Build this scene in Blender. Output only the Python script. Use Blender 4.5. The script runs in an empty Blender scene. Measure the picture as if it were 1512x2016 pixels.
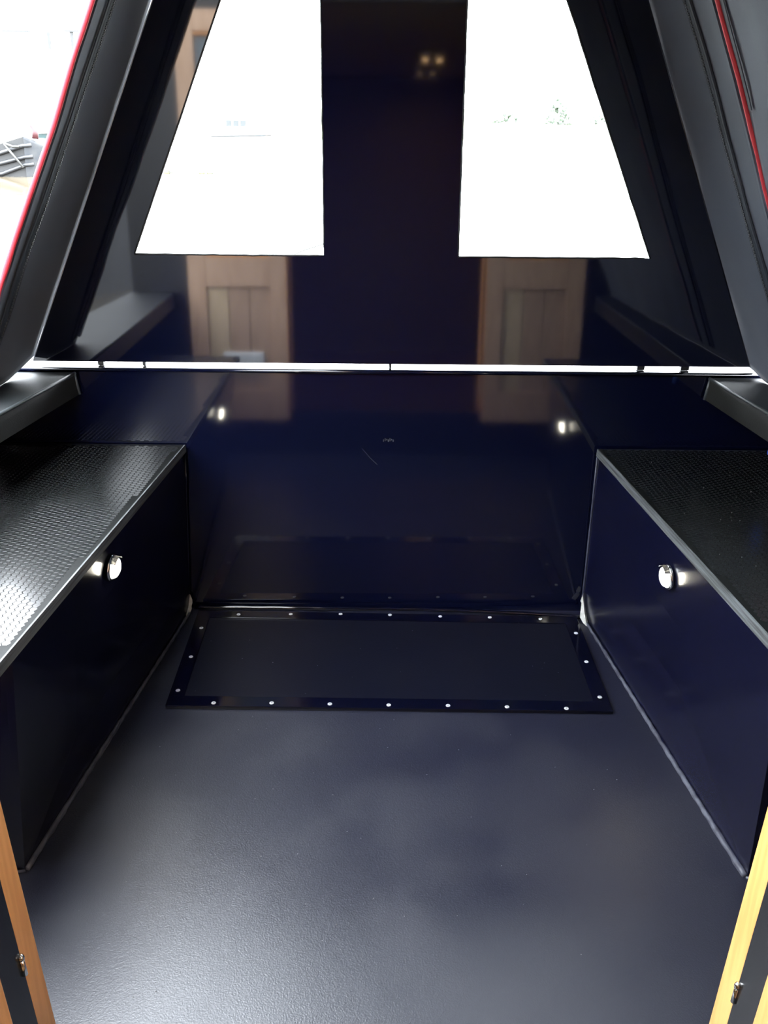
import bpy, bmesh, math, random
from mathutils import Vector, Matrix, noise
random.seed(7)
S = bpy.context.scene
COL = S.collection

# ------------------------------------------------------------------ camera
cam_d = bpy.data.cameras.new('camera'); cam = bpy.data.objects.new('camera', cam_d); COL.objects.link(cam)
cam_d.sensor_fit = 'VERTICAL'; cam_d.sensor_height = 24.0; cam_d.lens = 1676.0/2016.0*24.0
cam_d.clip_start = 0.02; cam_d.clip_end = 800
cam.matrix_world = Matrix.Translation((0, 0, 1.10)) @ Matrix.Rotation(math.radians(90-22.0), 4, 'X') @ Matrix.Rotation(math.radians(0.5), 4, 'Z')
S.camera = cam

# ------------------------------------------------------------------ world: hazy bright overcast daylight
W = bpy.data.worlds.new('world'); S.world = W; W.use_nodes = True
bg = W.node_tree.nodes['Background']
bg.inputs['Color'].default_value = (0.88, 0.94, 1.0, 1); bg.inputs['Strength'].default_value = 30.0
S.cycles.max_bounces = 7; S.cycles.diffuse_bounces = 3; S.cycles.glossy_bounces = 5; S.cycles.transparent_max_bounces = 8
vs = S.view_settings
vs.view_transform = 'Standard'; vs.look = 'None'; vs.gamma = 1.0; vs.exposure = 0.0; vs.use_curve_mapping = False

# ------------------------------------------------------------------ materials
MATS = {}
def mat(name, col, rough=0.5, ior=1.5, metal=0.0, bump=None, var=None, rvar=None, emit=None, coat=0.0, sheen=0.0, stretch=None):
    """bump=(scale,strength,detail) var=(scale,colour2,lo,hi) rvar=(scale,rough2,lo,hi)"""
    m = bpy.data.materials.new(name); m.use_nodes = True
    nt = m.node_tree; b = nt.nodes['Principled BSDF']
    b.inputs['Base Color'].default_value = (*col, 1); b.inputs['Roughness'].default_value = rough
    b.inputs['IOR'].default_value = ior; b.inputs['Metallic'].default_value = metal
    b.inputs['Coat Weight'].default_value = coat
    if sheen: b.inputs['Sheen Weight'].default_value = sheen
    tc = nt.nodes.new('ShaderNodeTexCoord'); src = tc.outputs['Object']
    if stretch:
        mp = nt.nodes.new('ShaderNodeMapping'); mp.inputs['Scale'].default_value = stretch
        nt.links.new(src, mp.inputs['Vector']); src = mp.outputs['Vector']
    def nz(scale, detail=4.0):
        n = nt.nodes.new('ShaderNodeTexNoise'); n.inputs['Scale'].default_value = scale; n.inputs['Detail'].default_value = detail
        nt.links.new(src, n.inputs['Vector']); return n
    if bump:
        n = nz(bump[0], bump[2] if len(bump) > 2 else 3.0); bp = nt.nodes.new('ShaderNodeBump')
        bp.inputs['Strength'].default_value = bump[1]; bp.inputs['Distance'].default_value = bump[3] if len(bump) > 3 else 0.002
        nt.links.new(n.outputs['Fac'], bp.inputs['Height']); nt.links.new(bp.outputs['Normal'], b.inputs['Normal'])
    if var:
        n = nz(var[0]); r = nt.nodes.new('ShaderNodeValToRGB')
        r.color_ramp.elements[0].position = var[2]; r.color_ramp.elements[1].position = var[3]
        r.color_ramp.elements[0].color = (*col, 1); r.color_ramp.elements[1].color = (*var[1], 1)
        nt.links.new(n.outputs['Fac'], r.inputs['Fac']); nt.links.new(r.outputs['Color'], b.inputs['Base Color'])
    if rvar:
        n = nz(rvar[0]); r = nt.nodes.new('ShaderNodeMapRange')
        r.inputs['From Min'].default_value = rvar[2]; r.inputs['From Max'].default_value = rvar[3]
        r.inputs['To Min'].default_value = rough; r.inputs['To Max'].default_value = rvar[1]
        nt.links.new(n.outputs['Fac'], r.inputs['Value']); nt.links.new(r.outputs['Result'], b.inputs['Roughness'])
    if emit:
        b.inputs['Emission Color'].default_value = (*emit[0], 1); b.inputs['Emission Strength'].default_value = emit[1]
    MATS[name] = m; return m

def glass_mat(name, tint=(0.95, 0.97, 0.96)):
    m = bpy.data.materials.new(name); m.use_nodes = True; nt = m.node_tree
    for n in list(nt.nodes): nt.nodes.remove(n)
    o = nt.nodes.new('ShaderNodeOutputMaterial'); mx = nt.nodes.new('ShaderNodeMixShader')
    t = nt.nodes.new('ShaderNodeBsdfTransparent'); t.inputs['Color'].default_value = (*tint, 1)
    g = nt.nodes.new('ShaderNodeBsdfGlossy'); g.inputs['Roughness'].default_value = 0.02
    f = nt.nodes.new('ShaderNodeFresnel'); f.inputs['IOR'].default_value = 1.45
    nt.links.new(f.outputs[0], mx.inputs[0]); nt.links.new(t.outputs[0], mx.inputs[1]); nt.links.new(g.outputs[0], mx.inputs[2])
    nt.links.new(mx.outputs[0], o.inputs['Surface']); MATS[name] = m

NAVY = (0.0019, 0.0027, 0.0115)
mat('navy_gloss', NAVY, 0.07, 1.6, bump=(9, 0.02, 2, 0.004))
mat('navy_cratch', (0.0022, 0.0030, 0.0115), 0.05, 1.70, bump=(5, 0.012, 2, 0.004))
mat('navy_panel', (0.0030, 0.0034, 0.0135), 0.20, 1.5, bump=(12, 0.02, 2, 0.004), rvar=(6, 0.27, 0.4, 0.7))
mat('floor_paint', (0.0034, 0.0041, 0.0145), 0.39, 1.80, bump=(420, 0.35, 2, 0.0012), rvar=(5, 0.47, 0.42, 0.62))
mat('hatch_paint', (0.0026, 0.0031, 0.0080), 0.30, 1.38, bump=(420, 0.2, 2, 0.001), rvar=(7, 0.36, 0.4, 0.65))
mat('strip_paint', (0.0012, 0.0015, 0.006), 0.10, 1.6, bump=(30, 0.03, 2, 0.003))
mat('screw_metal', (0.60, 0.61, 0.63), 0.35, metal=0.35)
mat('screw_dark', (0.02, 0.02, 0.02), 0.6)
mat('ply_film', (0.003, 0.0035, 0.0034), 0.55, 1.25, rvar=(30, 0.60, 0.4, 0.65))
mat('ply_hex', (0.009, 0.010, 0.010), 0.23, 1.75)
mat('ply_edge', (0.10, 0.11, 0.115), 0.6, var=(70, (0.04, 0.043, 0.042), 0.42, 0.6), bump=(160, 0.5, 3, 0.002), stretch=(1, 0.08, 3))
mat('sealant', (0.075, 0.08, 0.105), 0.5, var=(40, (0.03, 0.03, 0.045), 0.4, 0.65), bump=(90, 0.3, 2, 0.002))
mat('filler_white', (0.45, 0.45, 0.43), 0.7, var=(60, (0.28, 0.28, 0.25), 0.4, 0.6), bump=(200, 0.4))
mat('gunwale_top', (0.008, 0.010, 0.011), 0.55, bump=(300, 0.3, 2, 0.001), var=(8, (0.018, 0.020, 0.021), 0.4, 0.62))
mat('gunwale_side', (0.011, 0.0115, 0.010), 0.55, bump=(260, 0.3, 2, 0.001), var=(12, (0.007, 0.0075, 0.0065), 0.4, 0.62))
mat('gunwale_lip', (0.05, 0.058, 0.062), 0.4, bump=(120, 0.2))
mat('canvas', (0.042, 0.056, 0.082), 0.75, bump=(900, 0.35, 1, 0.0006), sheen=0.15, var=(3, (0.052, 0.068, 0.097), 0.4, 0.65))
mat('canvas_tape', (0.022, 0.029, 0.042), 0.7, bump=(900, 0.3, 1, 0.0006))
mat('zip_plastic', (0.06, 0.065, 0.07), 0.45)
mat('piping_red', (0.60, 0.034, 0.052), 0.55, bump=(260, 0.2, 2, 0.001))
mat('leak_white', (0.75, 0.77, 0.8), 0.4)  # white of the daylight leak along the left board edge
mat('rubber', (0.012, 0.012, 0.012), 0.45, bump=(140, 0.5, 2, 0.002))
mat('steel_black', (0.008, 0.008, 0.009), 0.22, 1.5, bump=(20, 0.05))
mat('steel_blue', (0.10, 0.13, 0.18), 0.16, 1.6, bump=(60, 0.1))
mat('oak', (0.78, 0.36, 0.12), 0.40, var=(14, (0.68, 0.29, 0.085), 0.40, 0.62), stretch=(6, 6, 0.5), bump=(60, 0.08))
mat('oak_board_veiled', (0.52, 0.35, 0.24), 0.45, var=(14, (0.44, 0.29, 0.19), 0.40, 0.62), stretch=(6, 6, 0.5))  # flare and blue paint reflection put into the oak colour
mat('oak_face_veiled', (0.60, 0.40, 0.27), 0.45, var=(14, (0.52, 0.33, 0.21), 0.40, 0.62), stretch=(6, 6, 0.5))  # same oak as the edges, its colour dulled to imitate flare and reflection
mat('oak_pale', (0.66, 0.50, 0.33), 0.45, var=(14, (0.56, 0.42, 0.26), 0.40, 0.62), stretch=(6, 6, 0.5))
mat('cabin_oak', (0.30, 0.17, 0.08), 0.45, var=(10, (0.24, 0.13, 0.06), 0.40, 0.62), stretch=(5, 5, 0.5))
mat('cabin_cream', (0.55, 0.50, 0.42), 0.5)
mat('chrome', (0.8, 0.8, 0.8), 0.12, metal=1.0)
mat('vent_white', (0.80, 0.82, 0.84), 0.3)
mat('door_glass', (0.10, 0.13, 0.15), 0.08, 1.5)
mat('led_lens', (0.9, 0.88, 0.8), 0.3, emit=((1.0, 0.94, 0.78), 60.0))
mat('lamp_glow', (0.9, 0.8, 0.6), 0.4, emit=((1.0, 0.62, 0.28), 420.0))
mat('blue_plastic', (0.03, 0.10, 0.55), 0.4)
mat('deck_pale', (0.20, 0.19, 0.175), 0.4, bump=(200, 0.3), var=(18, (0.03, 0.03, 0.028), 0.45, 0.6))
mat('rope_grey', (0.05, 0.05, 0.05), 0.8)
mat('dust', (0.35, 0.35, 0.34), 0.8)
mat('scratch', (0.035, 0.037, 0.042), 0.5)
# outside
mat('water', (0.085, 0.070, 0.048), 0.08, 1.33, bump=(0.7, 0.25, 3, 0.05))
mat('barge_black', (0.004, 0.0042, 0.0045), 0.7, var=(1.2, (0.007, 0.007, 0.007), 0.4, 0.6))
mat('barge_wale', (0.013, 0.014, 0.016), 0.45)
mat('barge_bow', (0.005, 0.007, 0.010), 0.65, var=(5, (0.013, 0.014, 0.015), 0.42, 0.6))
mat('barge_pole', (0.03, 0.03, 0.028), 0.5)
mat('barge_red', (0.035, 0.004, 0.006), 0.5)
mat('teal', (0.012, 0.030, 0.031), 0.5)
mat('bank', (0.16, 0.15, 0.10), 0.9, var=(0.2, (0.10, 0.12, 0.06), 0.4, 0.6))
mat('foliage', (0.13, 0.16, 0.125), 0.8, var=(0.8, (0.20, 0.22, 0.19), 0.4, 0.6))  # paler than real leaves; haze is put into the colour
mat('bark', (0.05, 0.045, 0.04), 0.9)
mat('pale_wall', (0.60, 0.60, 0.58), 0.8)
mat('grey_paint', (0.016, 0.0165, 0.0175), 0.6)
mat('pontoon_wood', (0.08, 0.078, 0.066), 0.8)
mat('fender_yellow', (0.065, 0.060, 0.026), 0.6)
mat('boat_white', (0.5, 0.5, 0.5), 0.5)
mat('blocker', (0.030, 0.032, 0.037), 0.9, var=(2, (0.018, 0.019, 0.022), 0.4, 0.6))  # for the added unseen wall that dims the left
glass_mat('glass')

# ------------------------------------------------------------------ helpers
WORLD = {}
def wloc(o): return WORLD.get(o.name, Vector((0, 0, 0)))
def meta(o, label=None, cat=None, group=None, kind=None):
    if label: o['label'] = label
    if cat: o['category'] = cat
    if group: o['group'] = group
    if kind: o['kind'] = kind
    return o
def empty(name, loc, label, cat, group=None, kind=None):
    o = bpy.data.objects.new(name, None); COL.objects.link(o); o.location = loc; o.empty_display_size = 0.05
    WORLD[o.name] = Vector(loc); return meta(o, label, cat, group, kind)
def build(name, bm, m, parent=None, smooth=False, label=None, cat=None, group=None, kind=None):
    bmesh.ops.recalc_face_normals(bm, faces=bm.faces)
    xs = [v.co.x for v in bm.verts]; ys = [v.co.y for v in bm.verts]; zs = [v.co.z for v in bm.verts]
    c = Vector(((min(xs)+max(xs))/2, (min(ys)+max(ys))/2, min(zs)))
    bmesh.ops.translate(bm, verts=bm.verts, vec=-c)
    me = bpy.data.meshes.new(name); bm.to_mesh(me); bm.free()
    if smooth:
        for p in me.polygons: p.use_smooth = True
    if not isinstance(m, (list, tuple)): m = [m]
    for k in m: me.materials.append(MATS[k])
    o = bpy.data.objects.new(name, me); COL.objects.link(o)
    WORLD[o.name] = c
    if parent: o.parent = parent; o.location = c - wloc(parent)
    else: o.location = c
    return meta(o, label, cat, group, kind)
def instance(src, name, wpos, parent, rotz=0.0):
    o = src.copy(); o.name = name; COL.objects.link(o); o.parent = parent
    o.location = Vector(wpos) - (wloc(parent) if parent else Vector((0, 0, 0))); o.rotation_euler = (0, 0, rotz)
    WORLD[o.name] = Vector(wpos); return o
def box(bm, x0, x1, y0, y1, z0, z1, bevel=0.0, seg=2):
    vs_ = [bm.verts.new((x, y, z)) for x in (x0, x1) for y in (y0, y1) for z in (z0, z1)]
    f = [(0, 1, 3, 2), (4, 6, 7, 5), (0, 4, 5, 1), (2, 3, 7, 6), (0, 2, 6, 4), (1, 5, 7, 3)]
    fs = [bm.faces.new([vs_[i] for i in q]) for q in f]
    if bevel:
        es = list({e for q in fs for e in q.edges})
        bmesh.ops.bevel(bm, geom=es, offset=bevel, segments=seg, affect='EDGES', profile=0.6)
    return bm
def prism(bm, pts, vec, bevel=0.0):
    """closed polygon pts extruded by vec"""
    a = [bm.verts.new(p) for p in pts]; b = [bm.verts.new(Vector(p)+Vector(vec)) for p in pts]
    n = len(pts); fs = [bm.faces.new(a), bm.faces.new(b[::-1])]
    for i in range(n): fs.append(bm.faces.new([a[i], b[i], b[(i+1) % n], a[(i+1) % n]]))
    if bevel:
        es = list({e for q in fs for e in q.edges})
        bmesh.ops.bevel(bm, geom=es, offset=bevel, segments=2, affect='EDGES', profile=0.6)
    return bm
def hexa(bm, P, bevel=0.0):
    """8 corners: bottom 4 then top 4"""
    v = [bm.verts.new(p) for p in P]
    f = [(0, 3, 2, 1), (4, 5, 6, 7), (0, 1, 5, 4), (1, 2, 6, 5), (2, 3, 7, 6), (3, 0, 4, 7)]
    fs = [bm.faces.new([v[i] for i in q]) for q in f]
    if bevel:
        bmesh.ops.bevel(bm, geom=list({e for q in fs for e in q.edges}), offset=bevel, segments=2, affect='EDGES', profile=0.6)
    return bm
def tube(bm, pts, r, n=8, cap=True):
    pts = [Vector(p) for p in pts]; rings = []
    for i, p in enumerate(pts):
        t = (pts[min(i+1, len(pts)-1)] - pts[max(i-1, 0)]).normalized()
        up = Vector((0, 0, 1)) if abs(t.z) < 0.95 else Vector((1, 0, 0))
        u = t.cross(up).normalized(); w = t.cross(u)
        rr = r[i] if isinstance(r, (list, tuple)) else r
        rings.append([bm.verts.new(p + u*rr*math.cos(2*math.pi*k/n) + w*rr*math.sin(2*math.pi*k/n)) for k in range(n)])
    for a, b in zip(rings, rings[1:]):
        for k in range(n): bm.faces.new([a[k], a[(k+1) % n], b[(k+1) % n], b[k]])
    if cap: bm.faces.new(rings[0]); bm.faces.new(rings[-1][::-1])
    return bm
def lathe(bm, prof, centre, axis, n=24):
    """prof: (radius, distance along axis)"""
    axis = Vector(axis).normalized(); up = Vector((0, 0, 1)) if abs(axis.z) < 0.9 else Vector((1, 0, 0))
    u = axis.cross(up).normalized(); w = axis.cross(u); rings = []
    for r, h in prof:
        c = Vector(centre) + axis*h
        if r < 1e-6: rings.append([bm.verts.new(c)])
        else: rings.append([bm.verts.new(c + u*r*math.cos(2*math.pi*k/n) + w*r*math.sin(2*math.pi*k/n)) for k in range(n)])
    for a, b in zip(rings, rings[1:]):
        for k in range(n):
            q = [a[k % len(a)], a[(k+1) % len(a)], b[(k+1) % len(b)], b[k % len(b)]]
            q = list(dict.fromkeys(q))
            if len(q) > 2: bm.faces.new(q)
    return bm
def holed(bm, outer, holes, y0, y1):
    """plate in the XZ plane with openings, between y0 and y1"""
    edges = []
    for loop in [outer] + holes:
        v = [bm.verts.new((p[0], y0, p[1])) for p in loop]
        edges += [bm.edges.new((v[i], v[(i+1) % len(v)])) for i in range(len(v))]
    g = bmesh.ops.triangle_fill(bm, use_beauty=True, use_dissolve=False, edges=edges)
    fs = [q for q in g['geom'] if isinstance(q, bmesh.types.BMFace)]
    e = bmesh.ops.extrude_face_region(bm, geom=fs)
    bmesh.ops.translate(bm, verts=[q for q in e['geom'] if isinstance(q, bmesh.types.BMVert)], vec=(0, y1-y0, 0))
    return bm
def nb(): return bmesh.new()
def rake(bm):
    for v in bm.verts: v.co.y -= 0.065*(v.co.z-0.30)
    return bm
def lerp(a, b, t): return a + (b-a)*t

YB = 2.025            # face of the front bulkhead
# ------------------------------------------------------------------ the setting
build('floor', box(nb(), -0.74, 0.76, 0.694, YB+0.01, -0.03, 0.0), 'floor_paint', label='dark navy painted well deck floor with fine rough texture', kind='structure')
wf = build('wall_front', prism(nb(), [(-0.97, YB, -0.03), (-0.97, YB, 0.642), (-0.97, YB+0.006, 0.649), (-0.97, YB+0.05, 0.650), (-0.97, YB+0.05, -0.03)], (1.96, 0, 0)),
           'navy_gloss', label='glossy navy steel bulkhead facing the camera below the cratch board', kind='structure')
tb = nb(); tube(tb, [(-0.97, YB-0.001, 0.645), (0.99, YB-0.001, 0.645)], 0.005, 8)
build('top_edge', tb, 'navy_gloss', wf, smooth=True, label='rounded top edge of the bulkhead catching daylight')
# weld bead along the foot of the bulkhead, gently curved
pts = []
for i in range(41):
    t = i/40; x = lerp(-0.505, 0.525, t)
    y = 2.016 if t < 0.55 else 2.016 - 0.036*((t-0.55)/0.45)**1.6
    pts.append((x, y + 0.0008*math.sin(i*1.7), 0.006))
tb = nb(); tube(tb, pts, 0.0055, 8)
build('trim_1', tb, 'strip_paint', None, smooth=True, label='curved weld bead along the foot of the bulkhead', kind='structure')
bm = nb(); tube(bm, [(-0.056, YB-0.0004, 0.452), (-0.036, YB-0.0004, 0.428), (-0.018, YB-0.0004, 0.410)], 0.0006, 5)
build('scratch', bm, 'scratch', wf)
bm = nb()
for k in range(7): box(bm, -0.004+0.004*k, -0.0015+0.004*k, YB-0.0006, YB, 0.470+0.002*(k % 3), 0.476+0.0015*((k*2) % 3))
build('smudge', bm, 'scratch', wf)

for s, nm, xo in ((-1, 'wall_left', -0.975), (1, 'wall_right', 0.995)):
    build(nm, box(nb(), min(xo, xo+s*0.02), max(xo, xo+s*0.02), 0.66, YB+0.05, -0.6, 0.63), 'steel_black',
          label='dark hull side behind the %s locker' % ('left' if s < 0 else 'right'), kind='structure')

# foredeck and bow outside the cratch board
out = [(-0.99, YB+0.051), (-0.93, 2.5), (-0.72, 3.0), (-0.38, 3.4), (0.0, 3.55), (0.40, 3.4), (0.74, 3.0), (0.95, 2.5), (1.01, YB+0.051)]
build('floor_foredeck', prism(nb(), [(x, y, 0.615) for x, y in out], (0, 0, 0.034)), 'deck_pale', label='pale painted foredeck outside the cratch board', kind='structure')
build('wall_bow', prism(nb(), [(x*0.97, YB+0.052+(y-YB-0.051)*0.97, -0.9) for x, y in out], (0, 0, 1.512)), 'steel_black', label='dark steel bow under the foredeck', kind='structure')

# cabin front bulkhead with the doorway the camera looks through
DX = 0.385
wb = build('wall_back', rake(holed(nb(), [(-1.0, -0.45), (1.02, -0.45), (1.02, 1.78), (-1.0, 1.78)], [[(-DX, 0.17), (DX+0.005, 0.17), (DX+0.005, 1.66), (-DX, 1.66)]], 0.62, 0.664)),
           'steel_black', label='dark steel cabin bulkhead around the doorway', kind='structure')
for s in (-1, 1):
    xa = DX*s + (0.005 if s > 0 else 0)
    bm = nb(); box(bm, min(xa-s*0.004, xa+s*0.05), max(xa-s*0.004, xa+s*0.05), 0.555, 0.619, -0.4, 1.70, 0.002)
    build('door_lining', rake(bm), 'oak', wb, label='honey oak lining inside the doorway')
# the cabin behind the camera
def side_wall(x0, x1):
    b = holed(nb(), [(-3.6, -0.44), (0.54, -0.44), (0.54, 1.78), (-3.6, 1.78)], [[(-0.85, 0.75), (-0.15, 0.75), (-0.15, 1.25), (-0.85, 1.25)]], x0, x1)
    for v in b.verts: v.co = (v.co.y, v.co.x, v.co.z)
    return b
for k, xw in ((1, -0.99), (2, 1.01)):  # unseen windows added so daylight reaches the doorway oak
    build('window_%d' % k, box(nb(), xw-0.003, xw+0.003, -0.849, -0.151, 0.751, 1.249), 'glass', label='added cabin window lighting the door jambs, unseen behind the camera on the %s' % ('left' if k == 1 else 'right'), kind='structure')
build('floor_cabin', box(nb(), -0.98, 1.0, -3.6, 0.618, -0.47, -0.44), 'cabin_oak', label='cabin floor', kind='structure')
build('ceiling_cabin', box(nb(), -0.98, 1.0, -3.6, 0.618, 1.78, 1.81), 'cabin_cream', label='cabin ceiling', kind='structure')
build('wall_cabin_left', side_wall(-1.0, -0.98), 'cabin_oak', label='cabin side wall on the left', kind='structure')
build('wall_cabin_right', side_wall(1.0, 1.02), 'cabin_oak', label='cabin side wall on the right', kind='structure')
build('wall_cabin_back', box(nb(), -1.0, 1.02, -3.64, -3.6, -0.44, 1.80), 'cabin_oak', label='cabin end wall far behind the camera', kind='structure')
build('wall_blocker', box(nb(), -7.0, -6.0, -40, 2.5, -2.5, 3.5), 'blocker', label='dark quay wall added unseen along the left to dim light and reflections', kind='structure')  # unseen wall added to block low sky and darken board reflections
def twin_spot(x, y, lab):
    e = empty('ceiling_lamp', (x, y, 1.72), lab, 'lamp', 'warm cabin ceiling lamps')
    b = nb(); box(b, x-0.10, x+0.10, y-0.035, y+0.035, 1.765, 1.78, 0.003); build('base_plate', b, 'chrome', e)
    for dx in (-0.045, 0.045):
        b = nb(); lathe(b, [(0.030, 0), (0.034, -0.03), (0.030, -0.034), (0.026, -0.03), (0.022, 0)], (x+dx, y, 1.765), (0, 0, 1), 16)
        sh = build('lamp_shade', b, 'chrome', e, True)
        b = nb(); lathe(b, [(0.0, -0.031), (0.018, -0.030), (0.024, -0.022), (0.022, -0.004), (0, -0.004)], (x+dx, y, 1.765), (0, 0, 1), 16)
        build('bulb', b, 'lamp_glow', sh, True)
twin_spot(0.28, -1.95, 'nearer twin ceiling lamp glowing warm inside the cabin')
twin_spot(0.28, -2.85, 'farther twin ceiling lamp glowing warm inside the cabin')

# ------------------------------------------------------------------ side lockers
HP = 0.0128
def hexes(fx, xo, y0, y1, z, skip):
    """raised hexagons of the anti-slip film, points along x"""
    bm = nb(); r = HP/math.sqrt(3); dx = 1.5*r
    allx = [fx(y0), fx(y1), xo]; k = math.floor(min(allx)/dx)
    while k*dx < max(allx):
        cx = k*dx; y = y0 + (HP/2 if k % 2 else 0)
        while y < y1:
            lo, hi = min(fx(y), xo), max(fx(y), xo)
            if lo+0.009 < cx < hi-0.009 and not skip(cx, y):
                top = []; bot = []
                for q in range(6):
                    a = q*math.pi/3
                    bot.append(bm.verts.new((cx+r*0.92*math.cos(a), y+r*0.92*math.sin(a), z)))
                    top.append(bm.verts.new((cx+r*0.87*math.cos(a), y+r*0.87*math.sin(a), z+0.00016)))
                bm.faces.new(top)
                for q in range(6): bm.faces.new([bot[q], bot[(q+1) % 6], top[(q+1) % 6], top[q]])
            y += HP
        k += 1
    return bm
def locker(side, botF, botN, topF, topN, xo, yend, label, front_label):
    """botF,botN: far/near floor corners (x,y); topF,topN: far/near top inner corners (x,y)"""
    s = -1 if side == 'left' else 1
    e = empty('side_locker', ((botF[0]+xo)/2, 1.5, 0), label, 'locker', 'seat lockers along the well deck')
    T = 0.012
    hexb = [(botN[0], botN[1], 0.001), (botF[0], botF[1], 0.001), (botF[0]+s*T, botF[1], 0.001), (botN[0]+s*T, botN[1], 0.001),
            (topN[0], topN[1]+0.045, 0.4415), (topF[0], topF[1], 0.4415), (topF[0]+s*T, topF[1], 0.4415), (topN[0]+s*T, topN[1]+0.045, 0.4415)]
    build('front_panel', hexa(nb(), hexb), 'navy_panel', e, label=front_label)
    b = nb(); hexa(b, [(botN[0]+s*T, botN[1], 0.001), (botN[0]+s*T, botN[1]+0.012, 0.001), (xo, botN[1]+0.012, 0.001), (xo, botN[1]-0.01, 0.001),
                       (topN[0]+s*T, topN[1]+0.045, 0.4415), (topN[0]+s*T, topN[1]+0.057, 0.4415), (xo, topN[1]+0.057, 0.4415), (xo, topN[1]+0.045, 0.4415)])
    build('end_panel', b, 'navy_panel', e)
    # plywood top with its cut edge
    iF = (topF[0]-s*0.003, topF[1]); iN = (topN[0]-s*0.003, topN[1])
    tp = prism(nb(), [(iF[0]+s*0.004, iF[1], 0.442), (xo, iF[1], 0.442), (xo, yend, 0.442), (iN[0]+s*0.004, yend, 0.442)], (0, 0, 0.018))
    tbd = build('top_board', tp, 'ply_film', e, label='black phenolic plywood top with hexagon grip')
    ed = hexa(nb(), [(iN[0], yend, 0.442), (iF[0], iF[1], 0.442), (iF[0]+s*0.004, iF[1], 0.442), (iN[0]+s*0.004, yend, 0.442),
                     (iN[0]+s*0.0008, yend, 0.4602), (iF[0]+s*0.0008, iF[1], 0.4602), (iF[0]+s*0.004, iF[1], 0.4602), (iN[0]+s*0.004, yend, 0.4602)])
    build('cut_edge', ed, 'ply_edge', tbd, label='worn grey plywood edge')
    fx = lambda y: lerp(iN[0], iF[0], (y-iN[1])/(iF[1]-iN[1])) + s*0.006
    def skip(cx, y):
        d = abs(cx-fx(y))
        return d < 0.004 + 0.030*max(0.0, noise.noise((y*11, s*3.1, 0))-0.12)
    h = build('grip_hexagons', hexes(fx, xo+(-s)*0.004, yend+0.008, iF[1]-0.012, 0.4602, skip), 'ply_hex', tbd, kind='stuff')
    # sealant bead along the floor joint
    b = nb(); pts = []; rr = []
    for i in range(60):
        t = i/59; x = lerp(botN[0], botF[0], t) - s*0.003; y = lerp(botN[1]+0.002, botF[1]-0.03, t)
        pts.append((x + 0.0008*math.sin(i*2.3), y, 0.003)); rr.append(0.0055 + 0.0018*noise.noise((i*0.4, s, 0)) - 0.002*t)
    tube(b, pts, rr, 8); build('sealant_bead', b, 'sealant', e, True, label='smeared grey sealant bead')
    b = nb(); tube(b, [(botN[0]-s*0.002, botN[1]-0.001, 0.002), (botN[0]+s*0.03, botN[1]-0.006, 0.002), (botN[0]+s*0.07, botN[1]-0.010, 0.002)], 0.003, 6)
    build('sealant_bead', b, 'sealant', e, True)
    b = nb(); tube(b, [(lerp(botF[0], topF[0], t)-s*0.001, lerp(botF[1], topF[1], t)-0.004, lerp(0.05, 0.44, t)) for t in (0, .2, .4, .6, .8, 1)], [0.003, 0.0022, 0.0025, 0.0018, 0.0022, 0.002], 6)
    build('corner_bead', b, 'sealant' if s > 0 else 'strip_paint', e, True)
    return e
lockL = locker('left', (-0.516, 2.018), (-0.598, 1.098), (-0.496, 2.018), (-0.533, 1.010), -0.972, 1.0, 'navy side locker with black hexagon-grip top on the open left side', 'glossy dark navy locker front')
lockR = locker('right', (0.531, 2.018), (0.614, 1.096), (0.528, 2.012), (0.580, 1.010), 0.992, 1.0, 'navy side locker with dull black top and pale worn edge on the right', 'glossy navy locker front')

# bare chipped patches in the two lower corners
bm = nb(); prism(bm, [(-0.512, 2.010, 0.046), (-0.5075, 2.008, 0.034), (-0.5065, 2.004, 0.026), (-0.5085, 2.000, 0.018), (-0.5075, 1.996, 0.012), (-0.5125, 1.985, 0.001), (-0.519, 1.978, 0.001), (-0.516, 2.000, 0.020)], (-0.003, 0.006, 0))
build('bare_patch', bm, 'filler_white', lockL, label='chipped bare patch in the left corner')
bm = nb(); prism(bm, [(0.5255, 2.000, 0.062), (0.520, 1.996, 0.045), (0.523, 1.994, 0.040), (0.5205, 1.985, 0.026), (0.517, 1.972, 0.010), (0.522, 1.955, 0.003), (0.529, 1.938, 0.001), (0.5285, 1.972, 0.020), (0.5275, 1.990, 0.042)], (0.006, 0.012, 0))
build('bare_patch', bm, 'filler_white', lockR, label='chipped white patch in the right corner')

# courtesy lights on the locker fronts
def led(side, p, nrm, label):
    p = Vector(p); n = Vector(nrm).normalized()
    e = empty('courtesy_light', p, label, 'light', 'round courtesy lights on the locker fronts')
    b = nb(); lathe(b, [(0.0, 0.0), (0.0265, 0.0), (0.0265, 0.003), (0.0240, 0.006), (0.0208, 0.006), (0.0208, 0.004), (0.0, 0.004)], p, n, 28)
    build('bezel', b, 'chrome', e, True)
    b = nb(); lathe(b, [(0.0205, 0.0035), (0.0203, 0.007), (0.0180, 0.0115), (0.012, 0.0145), (0.0, 0.0155)], p, n, 24)
    build('lens', b, 'led_lens', e, True, label='glowing warm white lens')
    # small eyelid hood over the top of the lens
    b = nb(); up = Vector((0, 0, 1)); u = n.cross(up).normalized(); w = u.cross(n)
    ra, rb_ = [], []
    for k in range(9):
        a = math.radians(40 + 100*k/8)
        d = u*math.cos(a)+w*math.sin(a)
        ra.append(b.verts.new(p + d*0.0245 + n*0.002)); rb_.append(b.verts.new(p + d*0.0225 + n*0.0155))
    for k in range(8): b.faces.new([ra[k], ra[k+1], rb_[k+1], rb_[k]])
    bmesh.ops.solidify(b, geom=b.faces[:], thickness=0.0012)
    build('hood', b, 'chrome', e, True)
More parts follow.
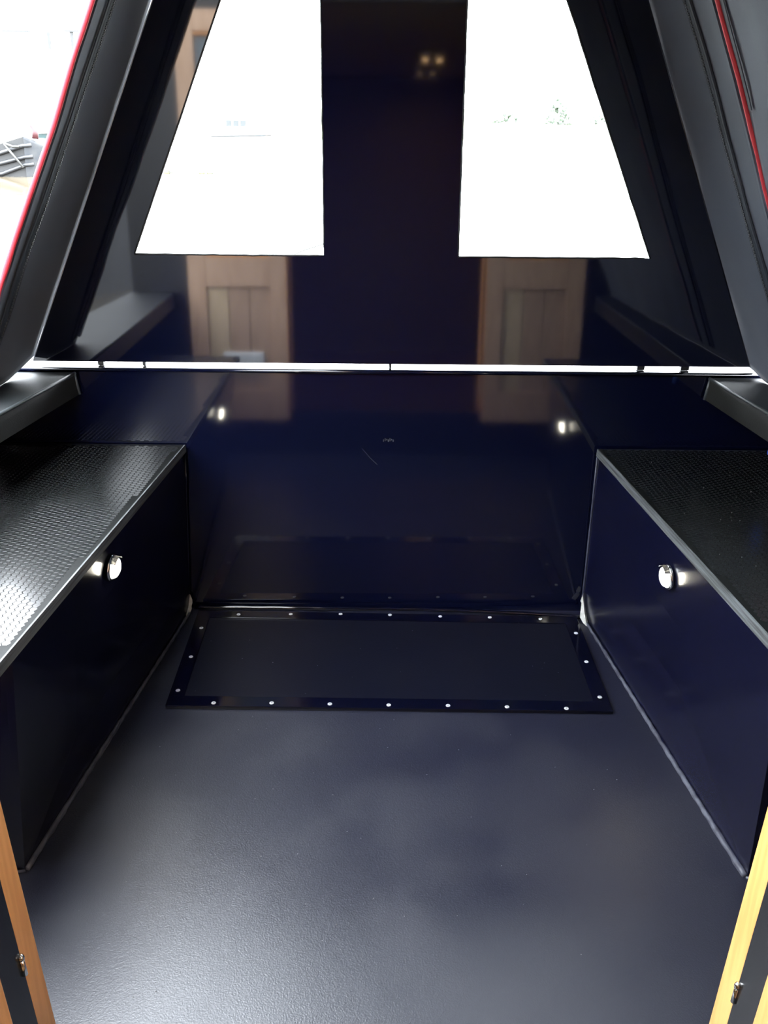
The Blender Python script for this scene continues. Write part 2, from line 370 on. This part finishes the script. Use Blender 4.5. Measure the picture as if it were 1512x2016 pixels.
led('left', (-0.5205, 1.468, 0.388), (1.0, -0.065, -0.10), 'small round glowing light on the left locker front')
led('right', (0.5585, 1.500, 0.363), (-1.0, -0.075, -0.05), 'small round glowing light on the right locker front')

# ------------------------------------------------------------------ floor hatch
ht = empty('floor_hatch', (0.01, 1.76, 0.0), 'flat navy floor hatch edged with screwed strips at the foot of the bulkhead', 'hatch')
HZ = 0.009
L0, L1, R0, R1 = (-0.474, 1.563), (-0.490, 1.995), (0.503, 1.556), (0.510, 1.978)
def hq(u, v):   # u across, v along
    a = lerp(L0[0], R0[0], u), lerp(L0[1], R0[1], u); c = lerp(L1[0], R1[0], u), lerp(L1[1], R1[1], u)
    return lerp(a[0], c[0], v), lerp(a[1], c[1], v)
def plate(u0, u1, v0, v1, z0, z1, bev):
    q = [hq(u0, v0), hq(u1, v0), hq(u1, v1), hq(u0, v1)]
    return hexa(nb(), [(*p, z0) for p in q] + [(*p, z1) for p in q], bev)
build('hatch_panel', plate(0.035, 0.965, 0.085, 0.915, 0.001, 0.0065, 0.001), 'hatch_paint', ht, label='matt navy hatch panel')
strips = {
    'near': build('edging_strip', plate(0, 1, 0, 0.088, 0.001, HZ, 0.0015), 'strip_paint', ht, label='glossy near edging strip'),
    'far': build('edging_strip', plate(0, 1, 0.912, 1, 0.001, HZ, 0.0015), 'strip_paint', ht),
    'left': build('edging_strip', plate(0, 0.036, 0.0885, 0.9115, 0.001, HZ, 0.0015), 'strip_paint', ht),
    'right': build('edging_strip', plate(0.964, 1, 0.0885, 0.9115, 0.001, HZ, 0.0015), 'strip_paint', ht)}
b = nb(); lathe(b, [(0.0, 0.0004), (0.0016, 0.0004), (0.0018, 0.0014), (0.0046, 0.0010), (0.0052, 0.0)], (0, 0, 0), (0, 0, 1), 16)
for f in b.faces:
    f.material_index = 1 if f.calc_center_median().xy.length < 0.0016 else 0
scr = build('screw', b, ['screw_metal', 'screw_dark'], strips['near'])
scr.data.transform(Matrix.Translation((0, 0, 0.0)))
first = True
for side, pts in (('near', [(-0.370, 1.573), (-0.243, 1.575), (-0.115, 1.573), (0.014, 1.571), (0.144, 1.571), (0.273, 1.568), (0.402, 1.564)]),
                  ('far', [(-0.380, 1.972), (-0.243, 1.976), (-0.112, 1.979), (0.018, 1.977), (0.150, 1.971), (0.280, 1.968), (0.412, 1.962)]),
                  ('left', [(-0.463, 1.900), (-0.460, 1.762), (-0.459, 1.620)]),
                  ('right', [(0.490, 1.890), (0.487, 1.755), (0.485, 1.608)])):
    for x, y in pts:
        if first:
            scr.parent = strips[side]; scr.location = Vector((x, y, HZ+0.0002)) - wloc(strips[side]); first = False
        else:
            instance(scr, 'screw', (x, y, HZ+0.0002), strips[side], random.uniform(0, 3))

# ------------------------------------------------------------------ gunwales (side decks) above the lockers
def gunwale(s, iF, iN, xo, label):
    e = empty('side_deck', ((iF[0]+xo)/2, 1.35, 0.58), label, 'side deck', 'side decks above the lockers')
    yF, yN = YB-0.006, 0.668
    b = nb(); prism(b, [(iF[0]+s*0.006, yF, 0.628), (xo, yF, 0.628), (xo, yN, 0.628), (iN[0]+s*0.006, yN, 0.628)], (0, 0, 0.011))
    build('deck_plate', b, 'gunwale_top', e, label='scuffed grey anti-slip deck plate')
    b = nb(); hexa(b, [(iN[0]-s*0.004, yN, 0.585), (iF[0]-s*0.001, yF, 0.585), (iF[0]+s*0.011, yF, 0.585), (iN[0]+s*0.008, yN, 0.585),
                       (iN[0], yN, 0.634), (iF[0], yF, 0.634), (iF[0]+s*0.006, yF, 0.634), (iN[0]+s*0.006, yN, 0.634)])
    build('fascia', b, 'gunwale_side', e, label='matt grey-green inner fascia')
    b = nb(); tube(b, [(iN[0]+s*0.003, yN, 0.6365), (iF[0]+s*0.003, yF, 0.6365)], 0.0042, 8); build('edge_lip', b, 'gunwale_lip', e, True)
    b = nb(); tube(b, [(iF[0]-s*0.004, yF-0.005, 0.586), (iF[0]+s*0.003, yF-0.005, 0.640)], 0.004, 8); build('end_lip', b, 'gunwale_lip', e, True)
gunwale(-1, (-0.743, 2.0), (-0.835, 0.67), -1.0, 'grey side deck with a dark fascia over the left locker')
gunwale(1, (0.777, 2.0), (0.825, 0.67), 1.02, 'grey side deck with a pale-edged fascia over the right locker')
# blue connector hanging below the right side deck
e = empty('cable_connector', (0.835, 1.70, 0.54), 'small blue cable connector under the right side deck', 'connector')
b = nb(); lathe(b, [(0.0, 0), (0.008, 0.0), (0.009, 0.004), (0.009, 0.022), (0.006, 0.026), (0.006, 0.034), (0, 0.034)], (0.812, 1.705, 0.548), (0.1, 0, 1), 14); build('body', b, 'blue_plastic', e, True)
b = nb(); tube(b, [(0.815, 1.705, 0.582), (0.825, 1.71, 0.600), (0.845, 1.72, 0.612), (0.87, 1.75, 0.618)], 0.003, 8); build('cable', b, 'blue_plastic', e, True)

# ------------------------------------------------------------------ cratch board
YC = 2.045
XL = lambda z: -0.852 + 0.474*(z-0.662)
XR = lambda z: 0.882 - 0.445*(z-0.662)
ZT = 1.62
WL = [(-0.583, 0.911), (-0.143, 0.911), (-0.140, 1.53), (-0.303, 1.53)]
WR = [(0.166, 0.911), (0.611, 0.911), (0.326, 1.53), (0.164, 1.53)]
cb = empty('cratch_board', (0.015, YC, 0.66), 'glossy navy cratch board with two bright window openings', 'cratch board')
ZB = 0.660
panel = holed(nb(), [(XL(ZB), ZB), (XR(ZB), ZB), (XR(ZT), ZT), (XL(ZT), ZT)], [WL, WR], YC, YC+0.014)
build('board', panel, 'navy_cratch', cb, label='glossy navy painted board')
for nm, w in (('left', WL), ('right', WR)):
    g = prism(nb(), [(x*1.0, YC+0.0045, z) for x, z in w], (0, 0.005, 0))
    gp = build('window_pane', g, 'glass', cb, label='clear %s window pane' % nm)
    b = nb(); pts = []
    cx = sum(p[0] for p in w)/4; cz = sum(p[1] for p in w)/4
    for i in range(4):
        p, q = w[i], w[(i+1) % 4]
        for t in [k/24 for k in range(24)]:
            x, z = lerp(p[0], q[0], t), lerp(p[1], q[1], t)
            j = 0.0012*noise.noise((x*60, z*60, 3))
            pts.append((x+(cx-x)*0.002+j, YC+0.001, z+j))
    pts.append(pts[0]); tube(b, pts, 0.0022, 6)
    build('window_seal', b, 'rubber', cb, True, label='ragged black sealant around the pane')
for f, sgn in ((XL, -1), (XR, 1)):
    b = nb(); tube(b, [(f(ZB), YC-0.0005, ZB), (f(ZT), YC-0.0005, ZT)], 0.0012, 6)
    build('edge_line', b, 'leak_white' if sgn < 0 else 'navy_cratch', cb, True)  # left line is white to stand in for daylight leaking past the canvas
for x, wd in ((-0.690, 0.014), (-0.585, 0.007), (0.62, 0.018), (0.727, 0.020), (0.012, 0.006)):
    b = nb(); box(b, x-wd/2, x+wd/2, YC+0.001, YC+0.013, 0.6505, ZB, 0.001); build('spacer_block', b, 'rubber', cb)
b = nb(); box(b, XL(ZT)-0.0, XR(ZT)+0.0, YC-0.03, YC+0.03, ZT, ZT+0.03, 0.003); build('top_rail', b, 'navy_cratch', cb)

# ------------------------------------------------------------------ canvas cover
cv = empty('canvas_cover', (0.015, 1.35, 0.66), 'dark canvas cover with red piping draped over the cratch board', 'canvas cover')
ZC = ZT + 0.032
def sheet(f, y0, y1, zlo, zhi, s, amp=0.004, ny=14, nz=60, th=0.0016, off=0.003):
    bm = nb(); g = []
    for j in range(nz+1):
        row = []
        for i in range(ny+1):
            y = lerp(y0, y1, i/ny); zl = zlo(y) if callable(zlo) else zlo; z = lerp(zl, zhi, j/nz)
            d = amp*noise.noise((y*5, z*3.5, s*4.0)) + amp*0.5*noise.noise((y*13, z*8, s*9.0))
            row.append(bm.verts.new((f(z) + s*(off+d), y, z)))
        g.append(row)
    for j in range(nz):
        for i in range(ny): bm.faces.new([g[j][i], g[j][i+1], g[j+1][i+1], g[j+1][i]])
    bmesh.ops.recalc_face_normals(bm, faces=bm.faces)
    bmesh.ops.solidify(bm, geom=bm.faces[:], thickness=th)
    return bm
hem = lambda y: 0.640 + max(0.0, (y-1.92)/0.12)*0.030
YP = 1.712      # piping line
build('front_flap', sheet(XL, YP, YC+0.004, hem, ZC, -1, 0.0025, off=0.0045), 'canvas', cv, True, label='dark canvas strip zipped along the left of the cratch board')
build('front_flap', sheet(XR, 1.70, YC+0.05, lambda y: 0.640 + max(0.0, (y-1.97)/0.075)*0.016, ZC, 1), 'canvas', cv, True, label='grey-blue canvas strip along the right of the cratch board')
build('side_curtain', sheet(XR, 0.64, 1.698, 0.640, ZC, 1, 0.008, 40), 'canvas', cv, True, label='closed canvas side curtain on the right')
b = nb(); box(b, XL(ZC)-0.004, XR(ZC)+0.004, 0.64, YC+0.05, ZC, ZC+0.002); build('roof_panel', b, 'canvas', cv)
def line_on(f, s, y, z, off): return (f(z)+s*off, y, z)
def along(f, s, yz, off, n=60, wob=0.0):
    pts = []
    for k in range(n+1):
        t = k/n; z = lerp(yz[0][1], yz[1][1], t); y = lerp(yz[0][0], yz[1][0], t)
        d = 0.004*noise.noise((y*5, z*3.5, s*4.0)) + 0.002*noise.noise((y*13, z*8, s*9.0))
        w = wob*noise.noise((z*9, s*2.0, 7))
        pts.append((f(z)+s*(off+d), y+w, z))
    return pts
def ribbon(pts, wid, th, s):
    """flat tape following pts, width along y"""
    bm = nb(); prev = None; nrm = Vector((-s, 0, -0.45)).normalized()
    for p in pts:
        p = Vector(p); q = [bm.verts.new(p + Vector((0, a*wid/2, 0)) + nrm*c*th) for a, c in ((-1, 0), (1, 0), (0.8, 1), (-0.8, 1))]
        if prev:
            for k in range(4): bm.faces.new([prev[k], prev[(k+1) % 4], q[(k+1) % 4], q[k]])
        else: bm.faces.new(q)
        prev = q
    bm.faces.new(prev[::-1]); return bm
for s, f, nm, yp, zy in ((-1, XL, 'left', YP-0.004, ((1.768, 0.66), (1.838, ZC-0.01))), (1, XR, 'right', 1.690, ((1.795, 0.66), (1.850, ZC-0.01)))):
    b = nb(); tube(b, along(f, s, ((yp-0.006, 0.66), (yp+0.012, ZC)), 0.0025, 70, 0.006), [0.0052 + 0.0010*noise.noise((k*0.35, s, 1)) for k in range(71)], 8)
    build('piping', b, 'piping_red', cv, True, label='red piping on the %s edge of the canvas' % nm)
    build('piping_screen', ribbon(along(f, s, ((yp+0.007, 0.66), (yp+0.025, ZC-0.002)), 0.001, 70, 0.006), 0.012, 0.0050, s), 'canvas', cv, label='added ridge that hides the piping from the board reflection')  # ridge added to keep the piping out of the cratch board reflection
    tape = build('zip_tape', ribbon(along(f, s, zy, -0.0005, 70), 0.030, 0.0012, s), 'canvas_tape', cv, label='zip tape on the %s flap' % nm)
    b = nb()
    pts = along(f, s, zy, -0.003, 300)
    for k, p in enumerate(pts):
        o = 0.0012 if k % 2 else -0.0012
        x, y, z = p; box(b, x-0.0012, x+0.0012, y-0.0022+o, y+0.0022+o, z-0.0009, z+0.0009)
    build('zip_teeth', b, 'zip_plastic', tape, kind='stuff')
    z2 = ((zy[0][0]-0.022, zy[0][1]), (zy[1][0]-0.024, zy[1][1]))
    build('seam_fold', ribbon(along(f, s, z2, -0.0005, 70), 0.010, 0.0035 if s > 0 else 0.002, s), 'canvas_tape', cv, label='folded seam beside the zip')
z3 = ((1.668, 1.20), (1.672, ZC-0.01))
build('seam_fold', ribbon(along(XR, 1, z3, -0.0005, 40), 0.012, 0.0015, 1), 'canvas_tape', cv)
# rolled-up left curtain under the roof edge
b = nb(); tube(b, [(XL(ZC)-0.035+0.003*math.sin(k*1.3), lerp(0.66, 1.70, k/20), ZC-0.045+0.002*math.sin(k*0.9)) for k in range(21)], [0.038+0.003*math.sin(k*2.1) for k in range(21)], 14)
build('rolled_curtain', b, 'canvas', cv, True, label='rolled-up left side curtain')
for y in (0.9, 1.45):
    b = nb(); tube(b, [(XL(ZC)-0.035, y-0.012, ZC-0.045), (XL(ZC)-0.035, y+0.012, ZC-0.045)], 0.0425, 16); build('strap', b, 'canvas_tape', cv, True)

# ------------------------------------------------------------------ cabin doors folded flat against the bulkhead
def door(s, label):
    xi = s*(DX+0.001) + (0.005 if s > 0 else 0); xo = xi + s*0.385
    y0, y1 = 0.668, 0.702
    e = empty('cabin_door', ((xi+xo)/2, y0, 0.2), label, 'door', 'cabin doors folded open')
    X = lambda a: xi + s*a
    def bx(a0, a1, z0, z1, ya, yb, bev=0.002):
        q = sorted((X(a0), X(a1))); return rake(box(nb(), q[0], q[1], ya, yb, z0, z1, bev))
    build('stile', bx(0.0035, 0.068, 0.15, 1.62, y0, y1), 'oak_face_veiled', e)
    build('stile_edge', bx(0, 0.003, 0.15, 1.62, y0, y1, 0.001), 'oak', e, label='bright honey oak edge of the door')  # same stile oak left orange; only the faces carry the painted flare
    build('stile', bx(0.317, 0.385, 0.15, 1.62, y0, y1), 'oak_face_veiled', e)
    for z0, z1 in ((0.15, 0.27), (0.665, 0.775), (1.55, 1.62)): build('rail', bx(0.0685, 0.3165, z0, z1, y0, y1), 'oak_face_veiled', e)
    for k in range(3):
        a = 0.070+0.0822*k
        build('board', bx(a, a+0.0795, 0.2705, 0.6645, y0+0.004, y1-0.012, 0.003), 'oak_pale' if k == (2 if s < 0 else 0) else 'oak_board_veiled', e)
    build('back_skin', bx(0.0, 0.385, 0.15, 1.62, y0-0.0028, y0-0.0003, 0), 'steel_black', e)
    pn = build('window_pane', bx(0.0685, 0.3165, 0.7755, 1.5495, y0+0.010, y0+0.016, 0), 'door_glass', e)
    for z0, z1 in ((0.7755, 0.787), (1.538, 1.5495)): build('glazing_bead', bx(0.0685, 0.3165, z0, z1, y0+0.017, y1-0.006, 0.001), 'oak', pn)
    if s < 0:
        v = build('vent_plate', bx(0.10, 0.262, 0.342, 0.412, y1-0.011, y1+0.004, 0.003), 'vent_white', e, label='white louvred vent')
        for k in range(4): build('louvre', bx(0.112, 0.250, 0.352+0.014*k, 0.359+0.014*k, y1+0.0040, y1+0.008, 0.001), 'vent_white', v)
    for zc in ((0.30, 0.95, 1.45) if s < 0 else (0.265, 0.95, 1.45)):
        b = nb(); tube(b, [(xi-s*0.002, 0.6645, zc-0.012), (xi-s*0.002, 0.6645, zc+0.012)], 0.0032, 10)
        build('hinge', rake(b), 'chrome', e, True)
        b = nb(); lathe(b, [(0, 0.0), (0.0040, 0.0), (0.0040, 0.003), (0.003, 0.006), (0, 0.007)], (xi-s*0.002, 0.6645, zc+0.012), (0, 0, 1), 12)
        build('hinge_pin', rake(b), 'chrome', e, True)
door(-1, 'honey oak cabin door folded open on the left of the doorway')
door(1, 'honey oak cabin door folded open on the right of the doorway')

# ------------------------------------------------------------------ dust specks on deck and locker
b = nb()
for k in range(110):
    if k < 80: x, y, z = random.uniform(-0.48, 0.5), random.uniform(0.85, 1.95), 0.0005
    else: x, y, z = random.uniform(0.60, 0.80), random.uniform(1.1, 1.98), 0.4612
    if z < 0.1 and 1.55 < y < 2.0: z = 0.0072
    if z < 0.1 and (1.55 < y < 1.61 or y > 1.95 or abs(x-0.01) > 0.44): z = 0.0095 if y > 1.55 else 0.0005
    r = random.uniform(0.0005, 0.0013)
    v = [b.verts.new((x+r*math.cos(a), y+r*math.sin(a)*0.7, z)) for a in (0, 2.1, 4.2)] + [b.verts.new((x, y, z+r))]
    for q in ((0, 1, 2), (0, 1, 3), (1, 2, 3), (2, 0, 3)): b.faces.new([v[i] for i in q])
build('dust_specks', b, 'dust', label='tiny white dust specks scattered over deck and hatch', cat='dust', kind='stuff')

# ------------------------------------------------------------------ outside: water, bank, boats
TILT = 0.063
wz = lambda y: -0.55 + TILT*y
b = nb(); v = [b.verts.new(p) for p in ((-120, -20, wz(-20)), (120, -20, wz(-20)), (120, 52, wz(52)), (-120, 52, wz(52)))]; b.faces.new(v)
build('water', b, 'water', label='brown harbour water glaring white in the backlight', cat='water', kind='stuff')
b = nb(); prism(b, [(-120, 50, wz(50)-0.5), (-120, 50.5, wz(50)+0.25), (-120, 58, wz(58)+0.6), (-120, 160, wz(160)+1), (-120, 160, wz(50)-0.5)], (240, 0, 0))
build('ground_bank', b, 'bank', label='pale far bank across the water', kind='structure')

# mooring line on the foredeck
b = nb(); tube(b, [(-0.47, 3.60, 0.70), (-0.42, 3.80, 0.745), (-0.36, 3.95, 0.762), (-0.29, 4.05, 0.778)], 0.005, 8)
tube(b, [(-0.47, 3.60, 0.70), (-0.40, 3.30, 0.655)], 0.005, 8)
build('mooring_line', b, 'rope_grey', None, True, label='dark mooring line seen low in the left window', cat='rope')

# black barge on the left
bg_ = empty('moored_barge', (-10.5, 22.6, wz(22.6)), 'dark grey barge bow moored across the water beyond the left opening', 'boat')
y0 = 22.0
def zt(x): return 1.80 + (x+8.42)*0.32 if x > -11.5 else 0.815
b = nb(); prism(b, [(-14.0, y0, 0.70), (-8.68, y0, 0.70), (-8.62, y0, 1.72), (-9.2, y0, 1.56), (-10.5, y0, 1.30), (-14.0, y0, 1.05)], (0, 3.0, 0)); build('hull_side', b, 'barge_black', bg_)
b = nb()
hexa(b, [(-8.675, y0-0.06, 0.70), (-8.12, y0+0.5, 0.72), (-8.12, y0+2.6, 0.80), (-8.675, y0+3.05, 0.82), (-8.62, y0-0.06, 1.74), (-8.05, y0+0.4, 1.42), (-8.05, y0+2.6, 1.42), (-8.62, y0+3.05, 1.74)], 0.05); build('bow_plating', b, 'barge_bow', bg_)
for (za, zb) in ((1.35, 1.52), (1.13, 1.27), (0.90, 1.10)):
    b = nb(); tube(b, [(-13.5, y0-0.04, za-0.45), (-9.23, y0-0.04, za), (-8.64, y0-0.05, zb), (-8.45, y0-0.02, zb+0.02)], 0.045, 8); build('rubbing_wale', b, 'barge_wale', bg_, True)
b = nb(); tube(b, [(-9.08, y0-0.12, 1.60), (-8.66, y0-0.16, 1.04)], 0.028, 8); build('fender_pole', b, 'barge_pole', bg_, True)
b = nb(); tube(b, [(-9.08, y0-0.12, 1.58), (-8.86, y0-0.14, 1.50), (-8.70, y0-0.14, 1.50)], 0.028, 8); build('fender_pole', b, 'barge_pole', bg_, True)
b = nb(); tube(b, [(-8.42, y0+0.2, 1.68), (-8.40, y0+0.2, 1.84), (-8.45, y0+0.2, 1.96), (-8.55, y0+0.2, 2.05)], [0.075, 0.07, 0.055, 0.03], 10); build('stem_head', b, 'barge_red', bg_, True, label='red painted stem head')
for xx in (-9.4, -9.9, -10.4, -10.9):
    b = nb(); box(b, xx-0.02, xx+0.02, y0-0.03, y0, 0.75, 1.25); build('hull_rib', b, 'barge_wale', bg_)
t2 = empty('teal_boat', (-9.2, 27.5, wz(27.5)), 'small teal boat hull half hidden behind the barge bow', 'boat')
b = nb(); hexa(b, [(-10.2, 27, wz(27)-0.2), (-9.3, 27, wz(27)-0.2), (-9.3, 28.3, wz(27)-0.2), (-10.2, 28.3, wz(27)-0.2), (-10.25, 26.8, 1.95), (-8.9, 26.8, 1.97), (-8.9, 28.5, 1.97), (-10.25, 28.5, 1.95)]); build('hull', b, 'teal', t2)
b = nb(); tube(b, [(-10.25, 26.78, 1.97), (-8.9, 26.78, 1.99)], 0.04, 8); build('gunwale_rail', b, 'boat_white', t2, True)

# pontoon with fenders in the left window
pn = empty('pontoon', (-5.0, 24.3, wz(24)), 'low timber pontoon faintly seen in the left window', 'pontoon')
for k in range(6):
    b = nb(); box(b, -5.75, -4.25, 23.6+0.23*k, 23.6+0.23*k+0.21, 1.16+0.014*k, 1.21+0.014*k); build('plank', b, 'boat_white', pn)
for xx in (-5.6, -5.0, -4.4):
    b = nb(); box(b, xx-0.03, xx+0.03, 23.55, 23.60, 0.80, 1.16); build('post', b, 'pontoon_wood', pn)
for xx in (-5.66, -4.75, -4.55):
    b = nb(); lathe(b, [(0, 0), (0.06, 0.02), (0.075, 0.08), (0.06, 0.14), (0, 0.16)], (xx, 23.5, 0.86), (0, 0, 1), 12); build('fender', b, 'fender_yellow', pn, True)
for zz in (0.93, 1.06):
    b = nb(); box(b, -5.75, -4.25, 23.61, 23.64, zz, zz+0.02); build('waling', b, 'pontoon_wood', pn)
# small white cruiser in the left window
cr = empty('cabin_cruiser', (-7.0, 45, wz(45)), 'white cabin cruiser faintly seen in the left window', 'boat')
b = nb(); hexa(b, [(-8.4, 45, wz(45)-0.1), (-5.9, 45, wz(45)-0.1), (-5.9, 46.5, wz(45)-0.1), (-8.4, 46.5, wz(45)-0.1), (-8.6, 44.9, 2.75), (-5.4, 44.9, 2.85), (-5.4, 46.6, 2.85), (-8.6, 46.6, 2.75)]); build('hull', b, 'boat_white', cr)
b = nb(); hexa(b, [(-8.0, 45.2, 2.76), (-6.6, 45.2, 2.8), (-6.6, 46.3, 2.8), (-8.0, 46.3, 2.76), (-7.9, 45.3, 3.3), (-6.9, 45.3, 3.3), (-6.9, 46.2, 3.3), (-7.9, 46.2, 3.3)]); build('cabin', b, 'boat_white', cr)
for xx in (-7.8, -7.45, -7.1):
    b = nb(); box(b, xx, xx+0.25, 45.14, 45.22, 2.92, 3.18); build('window', b, 'grey_paint', cr)
b = nb(); tube(b, [(-8.5, 44.86, 2.45), (-5.6, 44.86, 2.52)], 0.03, 8); build('rub_rail', b, 'grey_paint', cr, True)
# waterside building at the upper left
wbd = empty('waterside_building', (-16.0, 56, wz(56)), 'pale washed-out building with balcony posts beyond the left opening', 'building')
b = nb(); box(b, -26, -15.0, 58, 64, wz(58)-0.5, 9.6); build('wall', b, 'pale_wall', wbd)
b = nb(); prism(b, [(-26.5, 57.2, 9.6), (-26.5, 64.8, 9.6), (-26.5, 61, 11.5)], (12, 0, 0)); build('roof', b, 'pale_wall', wbd)
for xx in (-19.7, -18.35):
    b = nb(); hexa(b, [(xx-0.07, 56.0, 7.35), (xx+0.07, 56.0, 7.35), (xx+0.07, 56.2, 7.35), (xx-0.07, 56.2, 7.35), (xx-0.07, 56.0, 8.25), (xx+0.07, 56.0, 8.25), (xx+0.07, 56.2, 8.25), (xx-0.07, 56.2, 8.25)]); build('balcony_post', b, 'grey_paint', wbd)
b = nb(); box(b, -18.7, -17.4, 55.9, 56.3, 8.25, 8.33); build('balcony_beam', b, 'grey_paint', wbd)
b = nb(); box(b, -22.3, -20.8, 55.9, 56.3, 8.22, 8.30); build('balcony_beam', b, 'grey_paint', wbd)
b = nb(); box(b, -23, -17.4, 55.9, 58.0, 7.2, 7.35); build('balcony_floor', b, 'pale_wall', wbd)
# trees and bushes on the far bank
def tree(x, y, h, w, label, cat='tree'):
    z0 = wz(58) - 0.5; e = empty('bank_tree' if cat == 'tree' else 'bank_bush', (x, y, z0), label, cat, 'greenery on the far bank')
    if cat == 'tree':
        b = nb(); tube(b, [(x, y, z0-0.2), (x+0.05, y, z0+h*0.3), (x-0.05, y, z0+h*0.6)], [0.12*w, 0.09*w, 0.04*w], 8); build('trunk', b, 'bark', e, True)
    b = nb(); rnd = random.Random(int(x*100))
    for k in range(150):
        th = rnd.uniform(0, 6.28); rr = w*math.sqrt(rnd.random()); zz = rnd.uniform(0.25 if cat == 'tree' else 0.0, 1.0)
        rr *= math.sin(math.pi*min(1, 0.15+0.8*zz))
        p = Vector((x+rr*math.cos(th), y+rr*math.sin(th), z0+h*zz)); sz = rnd.uniform(0.10, 0.22)*w
        g = bmesh.ops.create_icosphere(b, subdivisions=1, radius=sz, matrix=Matrix.Translation(p))
        for v in g['verts']: v.co += Vector((rnd.uniform(-1, 1), rnd.uniform(-1, 1), rnd.uniform(-1, 1)))*sz*0.35
    build('foliage', b, 'foliage', e)
tree(10.6, 58, 2.6, 0.8, 'taller pale tree on the far bank in the right window')
tree(7.6, 60, 1.9, 1.3, 'low rounded bush on the far bank left of the tree in the right window', 'bush')
tree(13.2, 59, 1.7, 1.2, 'low bush on the far bank right of the tree in the right window', 'bush')
